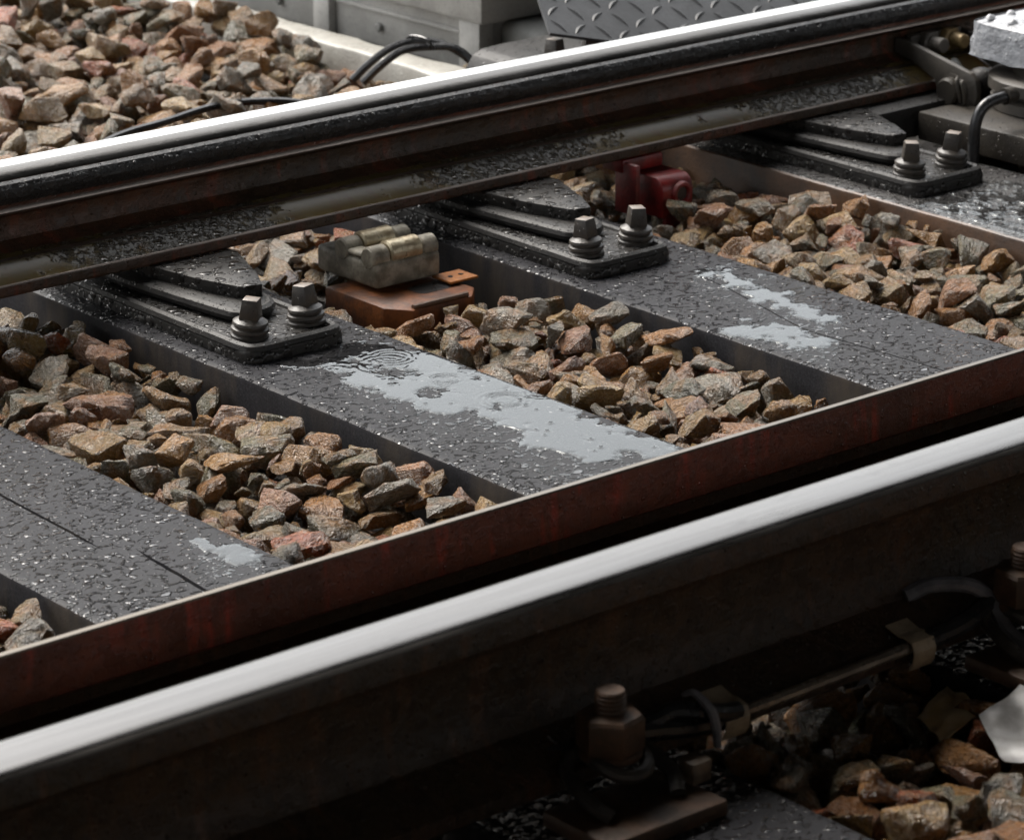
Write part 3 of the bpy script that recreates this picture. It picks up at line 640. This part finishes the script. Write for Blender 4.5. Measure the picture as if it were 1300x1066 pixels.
# checker plate step
P0 = Vector((3.535, .262, .178)); U = Vector((.10, .20, .115)).normalized(); Vx = Vector((1, 0, 0)); Vx = (Vx - U * Vx.dot(U)).normalized(); Nn = Vx.cross(U).normalized()
T = thing('checker_plate', P0, 'grey steel checker plate step sloping behind the far rail', 'checker plate')
def PL(a, b, c): return Vx * a + U * b + Nn * c
q = bmesh.new(); cs = [q.verts.new(PL(a, b, c)) for c in (-.006, 0) for a, b in ((0, 0), (.9, 0), (.9, .42), (0, .42))]
for f_ in ((3, 2, 1, 0), (4, 5, 6, 7), (0, 1, 5, 4), (1, 2, 6, 5), (2, 3, 7, 6), (3, 0, 4, 7)): q.faces.new([cs[i] for i in f_])
bmesh.ops.recalc_face_normals(q, faces=q.faces[:]); obj('sheet', q, 'checker', T)
tm = None
for i in range(40):
    for j in range(12):
        a, b = .02 + i * .04, .02 + j * .04
        s_ = 1 if (i + j) % 2 else -1
        if a > .88 or b > .4: continue
        if tm is None:
            w_ = bmesh.new(); n_ = 9; ring = []
            for k in range(n_ + 1):
                u_ = -1 + 2 * k / n_; th = .0042 * (1 - u_ * u_) + .0003; cyv = .003 * (1 - u_ * u_)
                ring.append([w_.verts.new((u_ * .019, cyv + th, 0)), w_.verts.new((u_ * .019, cyv, .0022 * (1 - u_ * u_) + .0002)), w_.verts.new((u_ * .019, cyv - th, 0))])
            for p, r_ in zip(ring, ring[1:]):
                for k in (0, 1): w_.faces.new((p[k], p[k + 1], r_[k + 1], r_[k]))
            bmesh.ops.recalc_face_normals(w_, faces=w_.faces[:])
            tm = obj('tread', w_, 'checker_tread', T); o = tm
        else:
            o = tm.copy(); COL.objects.link(o); o.parent = T
        B3 = Matrix((Vx, U, Nn)).transposed() @ Matrix.Rotation(radians(50 * s_), 3, 'Z')
        o.matrix_local = Matrix.Translation(PL(a, b, .0001)) @ B3.to_4x4()
# cables behind the rail
T = thing('cable_loop', (3.57, .64, .022), 'black cable loop hanging over the end of the concrete beam', 'cable')
for k in range(2):
    obj('cable', tube([(-.09, .09 - k * .03, .0), (-.06, .075 - k * .03, .03), (-.02, .065 - k * .03, .052), (.03, .05 - k * .03, .060 - k * .006), (.065, .01 - k * .02, .05), (.08, -.05, .02), (.085, -.09, -.03)], .007, 8), 'rubber', T)
obj('tie', tube([(.012, .07, .05), (.016, .06, .068), (.022, .02, .068), (.026, .005, .05)], .0025, 6), 'rubber', T)
obj('cable', tube([(2.70 - 3, .52 - .7, .02), (2.869 - 3, .597 - .7, .035), (2.936 - 3, .619 - .7, .04), (3.017 - 3, .637 - .7, .04), (3.162 - 3, .666 - .7, .042), (3.277 - 3, .625 - .7, .035), (3.34 - 3, .56 - .7, .01)], .0065, 8), 'rubber', None, (3, .7, 0),
    label='thin black cable lying on the ballast along the far rail', cat='cable')

# ------------------------------------------------------------------ near rail: fastenings, heating rod
def fastening(x, y, label, ang=0.0):
    T = thing('rail_fastening', (x, y, 0), label, 'rail fastening', 'bolted fastenings of the near rail')
    obj('tie_plate', box((-.075, -.085, .0005), (.075, .012, .018), .004), 'old_rust', T)
    cl = tube([(-.042, -.05, .022), (-.052, -.03, .034), (-.045, .012, .05), (-.02, .02, .057), (-.024, -.01, .058), (-.018, -.03, .052), (0, -.04, .05), (.02, -.03, .052), (.026, -.01, .058), (.022, .02, .057), (.045, .012, .05), (.052, -.03, .034), (.042, -.05, .022)], .0075, 10)
    obj('spring_clip', cl, 'screw', T)
    obj('washer', lathe([(0, .058), (.031, .058), (.031, .062), (.029, .064), (0, .064)], 24), 'old_rust', T)
    nb_ = lathe([(0, .064), (.031, .064), (.033, .067), (.033, .096), (.030, .0995), (.02, .101), (0, .101)], 6); nt = obj('nut', nb_, 'old_rust', T); nt.rotation_euler = (0, 0, ang)
    pr = [(0, .05)]
    for i in range(6): pr += [(.0155, .095 + i * .0044), (.0138, .0972 + i * .0044)]
    pr += [(.0145, .1214), (.013, .1235), (0, .1235)]
    obj('bolt', lathe(pr, 20), 'old_rust', T)
    return T
fastening(1.929, -1.700, 'rusty bolt and big hex nut holding the near rail, lower middle', .2)
fastening(2.50, -1.705, 'bolt and hex nut holding the near rail at the right edge', .5)
T = thing('clamp_screw', (2.005, -1.735, .0205), 'square-headed screw beside the rusty hex nut, lower middle', 'screw')
obj('square_head', box((-.012, -.012, .0), (.012, .012, .022), .0015), ['screw_top'], T)
T = thing('heating_rod', (2.2, -1.69, .04), 'thin dark heating rod clipped along the foot of the near rail', 'heating rod')
obj('rod', tube([(-.11, .0, .004), (0, .0, .005), (.13, 0, .007), (.2, 0, .008), (.26, 0, .015)], .0065, 10), 'rod', T)
obj('sleeve', tube([(-.24, .012, .02), (-.2, .008, .014), (-.15, .002, .006), (-.10, .0, .004)], .0105, 10), 'rubber', T)
obj('sleeve', tube([(.17, 0, .008), (.22, .0, .012), (.26, .004, .02), (.29, .008, .03)], .0105, 10), 'rubber', T)
for xk in (-.106, .157):
    p = [(.03, .0235), (.0125, .0175), (.004, .0185), (-.008, .0155), (-.0125, .005), (-.011, -.008), (-.006, -.016), (-.004, -.014), (-.009, -.007), (-.0105, .004), (-.0065, .0135), (.004, .0165), (.012, .0155), (.03, .0215)]
    obj('clip', prism(p, xk - .016, xk + .016, .0004, 1, 'x'), 'clip', T)
T = thing('signal_cable', (1.98, -1.7, .03), 'black cable with a pale tie bent round the near rail fastening', 'cable')
obj('cable', tube([(-.1, .05, .02), (-.02, .035, .024), (.02, .022, .032), (.045, .016, .038), (.07, .004, .034), (.1, .004, .024), (.12, .006, .02)], .0095, 10), 'rubber', T)
obj('tie', tube([(.058, .018, .05), (.064, .008, .054), (.071, -.008, .04), (.073, -.014, .022), (.07, -.02, .004)], [.002, .004, .005, .005, .004], 8), 'tie', T)
T = thing('signal_cable', (2.46, -1.66, .05), 'weathered grey cable curling down beside the right-hand bolt of the near rail', 'cable')
obj('cable', tube([(-.06, .03, .02), (-.03, .02, .028), (0, -.01, .028), (.012, -.03, .01), (.012, -.05, -.012), (.02, -.07, -.022), (.05, -.085, -.015), (.12, -.1, .0)], .0085, 10), 'tie', T)
bt = prism([(-.014, -.006), (.0, -.009), (.016, -.004), (.01, .006), (-.008, .008)], 0, .002, .0005, 1); o = obj('metal_scrap', bt, 'steel_edge', None, (1.908, -1.645, .058), label='tiny shiny metal scrap on the near rail foot, lower middle', cat='scrap')
o.rotation_euler = (.5, .3, .6)

def sheet(name, pts2, h, mat, loc, label, cat, n=14, thick=.0012, seed=0):
    """curled thin sheet spanning a quad"""
    a, b, c, d = [Vector(p) for p in pts2]; bm = bmesh.new(); g = []
    for i in range(n + 1):
        row = []
        for j in range(n + 1):
            u, v = i / n, j / n
            p = (a * (1 - u) + b * u) * (1 - v) + (d * (1 - u) + c * u) * v
            p.z += h * (sin(u * pi) * .5 + sin(v * pi) * .5) + .006 * mnoise.noise(Vector((u * 3 + seed, v * 3, 2)))
            row.append(bm.verts.new(p))
        g.append(row)
    for i in range(n):
        for j in range(n): bm.faces.new((g[i][j], g[i + 1][j], g[i + 1][j + 1], g[i][j + 1]))
    bmesh.ops.recalc_face_normals(bm, faces=bm.faces[:])
    bmesh.ops.solidify(bm, geom=bm.faces[:], thickness=thick)
    return obj(name, bm, mat, None, loc, ang=60, label=label, cat=cat)
lc = Vector((2.36, -1.73, -.02))
sheet('fallen_leaf', [Vector((2.405, -1.69, -.012)) - lc, Vector((2.333, -1.715, -.018)) - lc, Vector((2.31, -1.772, -.02)) - lc, Vector((2.385, -1.76, -.012)) - lc], .006, 'leaf', lc, 'curled brown dry leaf on the ballast at the lower right', 'leaf')
lc = Vector((2.41, -1.80, .0))
sheet('paper_scrap', [Vector((2.360, -1.775, -.004)) - lc, Vector((2.318, -1.85, -.016)) - lc, Vector((2.40, -1.91, .0)) - lc, Vector((2.452, -1.77, .02)) - lc], -.008, 'paper', lc, 'soggy white scrap of paper at the lower right edge', 'paper scrap', seed=4)

# ------------------------------------------------------------------ ballast
ball = bpy.data.objects.new('ballast', None); link(ball, kind='structure')
def stone_mesh(seed):
    r = random.Random(seed); bm = bmesh.new()
    ax = (1, r.uniform(.55, .95), r.uniform(.36, .68))
    for _ in range(r.randint(10, 15)):
        v = Vector([r.gauss(0, 1) for _ in range(3)]).normalized()
        m = max(abs(c) for c in v); v = v * ((1 - .55) + .55 / m) * r.uniform(.8, 1)
        bm.verts.new((v.x * ax[0], v.y * ax[1], v.z * ax[2]))
    res = bmesh.ops.convex_hull(bm, input=bm.verts[:])
    for v in [v for v in bm.verts if not v.link_faces]: bm.verts.remove(v)
    bmesh.ops.dissolve_limit(bm, angle_limit=radians(14), verts=bm.verts[:], edges=bm.edges[:])
    bevel(bm, .07, 1)
    bmesh.ops.triangulate(bm, faces=bm.faces[:])
    bm.verts.index_update(); lco = np.array([v.co[:] for v in bm.verts]); ltr = np.array([[v.index for v in f.verts] for f in bm.faces])
    es = [e for e in bm.edges if e.calc_length() > .3]
    bmesh.ops.subdivide_edges(bm, edges=es, cuts=1); bmesh.ops.triangulate(bm, faces=bm.faces[:])
    es = [e for e in bm.edges if e.calc_length() > .3]
    bmesh.ops.subdivide_edges(bm, edges=es, cuts=1); bmesh.ops.triangulate(bm, faces=bm.faces[:])
    bm.normal_update(); o = Vector((seed * 3.1, seed * 1.7, 0))
    dis = [(v, v.normal * (.07 * mnoise.noise(v.co * 2.1 + o) + .055 * mnoise.noise(v.co * 5.5 + o))) for v in bm.verts]
    for v, d in dis: v.co += d
    co = np.array([v.co[:] for v in bm.verts]); mid = (co.max(0) + co.min(0)) / 2; s_ = (co.max(0) - co.min(0)).max()
    for v in bm.verts: v.co = (v.co - Vector(mid)) / s_
    me = bpy.data.meshes.new('stone'); bm.normal_update(); bm.to_mesh(me); bm.free()
    a = me.attributes.new('sc', 'FLOAT_VECTOR', 'POINT'); co = np.array([v.co[:] for v in me.vertices], dtype=np.float32); a.data.foreach_set('vector', co.ravel())
    me.materials.append(MAT['stone']); me.shade_smooth(); me.set_sharp_from_angle(angle=radians(24))
    tr_ = np.array([p.vertices[:] for p in me.polygons])
    smp = np.vstack([co, co[tr_].mean(1), (co[tr_[:, 0]] + co[tr_[:, 1]]) / 2, (co[tr_[:, 1]] + co[tr_[:, 2]]) / 2])
    return me, co, tr_, smp, ((lco - mid) / s_).astype(np.float32), ltr
SHAPES = [stone_mesh(i + 11) for i in range(28)]
RS = np.random.RandomState(5)
CELL = .005
STONES = []                                                # (shape, size, R(3x3), pos)
def rand_rot():
    q = RS.normal(size=4); q /= np.linalg.norm(q); w, x, y, z = q
    return np.array([[1 - 2 * (y * y + z * z), 2 * (x * y - w * z), 2 * (x * z + w * y)], [2 * (x * y + w * z), 1 - 2 * (x * x + z * z), 2 * (y * z - w * x)], [2 * (x * z - w * y), 2 * (y * z + w * x), 1 - 2 * (x * x + y * y)]])
def fill(x0, x1, y0, y1, base, target, blocks=(), nmax=2000, smin=.038, smax=.086, tries=5):
    nx, ny = int((x1 - x0) / CELL), int((y1 - y0) / CELL)
    Hm = np.full((nx, ny), base); own = np.full((nx, ny), -1)
    gx = x0 + (np.arange(nx) + .5) * CELL; gy = y0 + (np.arange(ny) + .5) * CELL
    GX, GY = np.meshgrid(gx, gy, indexing='ij'); TG = target(GX, GY)
    for bx0, bx1, by0, by1 in blocks: Hm[(GX > bx0) & (GX < bx1) & (GY > by0) & (GY < by1)] = 9
    fails = 0; first = len(STONES); n = 0
    while n < nmax and fails < 210:
        # aim at a low place
        k = RS.randint(0, nx * ny, 30); v = Hm.ravel()[k] - TG.ravel()[k]; c = k[np.argsort(v)[RS.randint(0, 6)]]
        if v.min() > -.008: fails += 1; continue
        small = fails > 70
        ci, cj = divmod(c, ny); best = None
        s = (smin * .55 + .022 * RS.rand()) if small else smin + (smax - smin) * RS.beta(2.0, 2.2); sh = RS.randint(len(SHAPES))
        for _ in range(tries):
            R = rand_rot(); P = SHAPES[sh][3] @ R.T * s
            i = np.floor(P[:, 0] / CELL).astype(int); j = np.floor(P[:, 1] / CELL).astype(int)
            i0, j0 = i.min(), j.min(); w_, h_ = i.max() - i0 + 1, j.max() - j0 + 1
            lo = np.full((w_, h_), 9.); hi = np.full((w_, h_), -9.)
            np.minimum.at(lo, (i - i0, j - j0), P[:, 2]); np.maximum.at(hi, (i - i0, j - j0), P[:, 2])
            for _k in range(3):
                a = ci + i0 + RS.randint(-3, 4); b = cj + j0 + RS.randint(-3, 4)
                a = min(max(a, 0), nx - w_); b = min(max(b, 0), ny - h_)
                if a < 0 or b < 0: continue
                sub = Hm[a:a + w_, b:b + h_]; ok = lo < 8
                z = (sub - lo)[ok].max()
                sc_ = 1.6 * (z + hi.max()) + .4 * (z - (sub[ok]).mean())
                if z < 3 and (best is None or sc_ < best[0]): best = (sc_, z, a, b, i0, j0, w_, h_, hi, R)
        if best is None: fails += 1; continue
        _, z, a, b, i0, j0, w_, h_, hi, R = best
        z -= .004 + .05 * s
        if z + hi.max() > TG[min(a + w_ // 2, nx - 1), min(b + h_ // 2, ny - 1)] + (.008 if small else .030): fails += .25; continue
        sub = Hm[a:a + w_, b:b + h_]; ok = hi > -8; top_ = np.where(ok, z + hi, -9); up = top_ > sub
        sub[up] = top_[up]; own[a:a + w_, b:b + h_][up] = len(STONES)
        STONES.append([sh, s, R, np.array([x0 + (a - i0) * CELL, y0 + (b - j0) * CELL, z]), 0]); n += 1
    # how much of each stone shows from above
    ids, cnt = np.unique(own[own >= 0], return_counts=True)
    for i, c in zip(ids, cnt): STONES[i][4] = c
    return n
slope = lambda lvl: (lambda X, Y: lvl + np.where(Y > -.3, -(Y + .3) * .04, 0) + np.where(Y < -1.6, .004, 0) + .012 * np.sin(X * 17 + Y * 9))
fill(2.08, 2.412, -2.3, .3, -.088, slope(-.030))
fill(2.678, 3.012, -1.9, .3, -.088, slope(-.030), [(2.74, 2.99, -.315, -.02)])
fill(3.285, 3.672, -1.75, .3, -.088, slope(-.030), [(3.38, 3.5, -.14, .0)])
fill(1.478, 1.808, -2.2, .3, -.088, slope(-.030))
fill(1.95, 3.665, .32, 2.3, -.07, lambda X, Y: .03 + .014 * np.sin(X * 9 + Y * 5) - np.where(X > 3.58, .022, 0), (), 2600)
fill(2.68, 3.3, -2.5, -1.95, -.088, slope(-.02))
for a in ((.87, 1.205, -1.6, .3), (3.966, 4.27, -1.6, .05), (4.545, 5.2, -1.6, .28)): fill(*a, -.088, slope(-.030), [(3.975, 4.2, -.84, .2)] if a[0] == 3.966 else (), 900, .05, .11, 2)
for a in ((1.2, 1.945, .32, 1.7), (4.6, 5.6, .32, 1.9)): fill(*a, -.06, lambda X, Y: .02 + 0 * X, (), 900, .05, .11, 2)
# which of them show largest from the camera
R3 = np.array([r2[:], u2[:], fwd[:]]); C3 = np.array(CAM[:])
def score(st):
    sh, s, R, p, vis = st
    d = p - C3; q = R3 @ d; px, py = 650 + 4280 * q[0] / q[2], 488 - 4280 * q[1] / q[2]
    if not (-20 < px < 1320 and -20 < py < 1086): return 0
    for (yy, zz) in ((-1.3226, .1545), (-1.574, H), (-1.645, H), (0, H), (.07, H), (-.083, .07)):
        if p[1] > yy:
            tt = (yy - C3[1]) / d[1]; z_ = C3[2] + d[2] * tt
            lo_ = .057 if yy == -.083 else -1
            if lo_ < z_ < zz - .004 and tt < 1: return 0
    return vis * CELL * CELL * (4280 / q[2]) ** 2
rank = sorted(range(len(STONES)), key=lambda i: -score(STONES[i]))
pick = set(i for i in rank[:300] if score(STONES[i]) > 0)
for i in sorted(pick):
    sh, s, R, p, _ = STONES[i]
    o = bpy.data.objects.new('stone', SHAPES[sh][0]); M4 = Matrix.Identity(4)
    for a in range(3):
        for b in range(3): M4[a][b] = R[a, b] * s
        M4[a][3] = p[a]
    o.matrix_world = M4; link(o, ball)
VV, TT, SC, RN = [], [], [], []; nv = 0
for i, (sh, s, R, p, vis) in enumerate(STONES):
    if i in pick or vis < 4: continue
    _, co, tr_, _, lco, ltr = SHAPES[sh]
    if score(STONES[i]) <= 0: co, tr_ = lco, ltr          # out of the photograph's view: fewer faces
    VV.append(co @ R.T * s + p); TT.append(tr_ + nv); nv += len(co)
    SC.append(co); RN.append(np.full(len(co), RS.rand()))
VV = np.vstack(VV).astype(np.float32); TT = np.vstack(TT); SC = np.vstack(SC).astype(np.float32); RN = np.concatenate(RN).astype(np.float32)
me = bpy.data.meshes.new('loose_stones'); me.vertices.add(len(VV)); me.vertices.foreach_set('co', VV.ravel())
me.loops.add(TT.size); me.loops.foreach_set('vertex_index', TT.ravel().astype(np.int32))
me.polygons.add(len(TT)); me.polygons.foreach_set('loop_start', np.arange(0, TT.size, 3, dtype=np.int32))
me.update(calc_edges=True); me.validate()
a = me.attributes.new('sc', 'FLOAT_VECTOR', 'POINT'); a.data.foreach_set('vector', SC.ravel())
a = me.attributes.new('rnd', 'FLOAT', 'POINT'); a.data.foreach_set('value', RN)
me.materials.append(MAT['stone']); me.shade_smooth(); me.set_sharp_from_angle(angle=radians(24))
link(bpy.data.objects.new('loose_stones', me), ball, kind='stuff')
print('STONES', len(STONES), 'picked', len(pick), 'tris', len(TT))
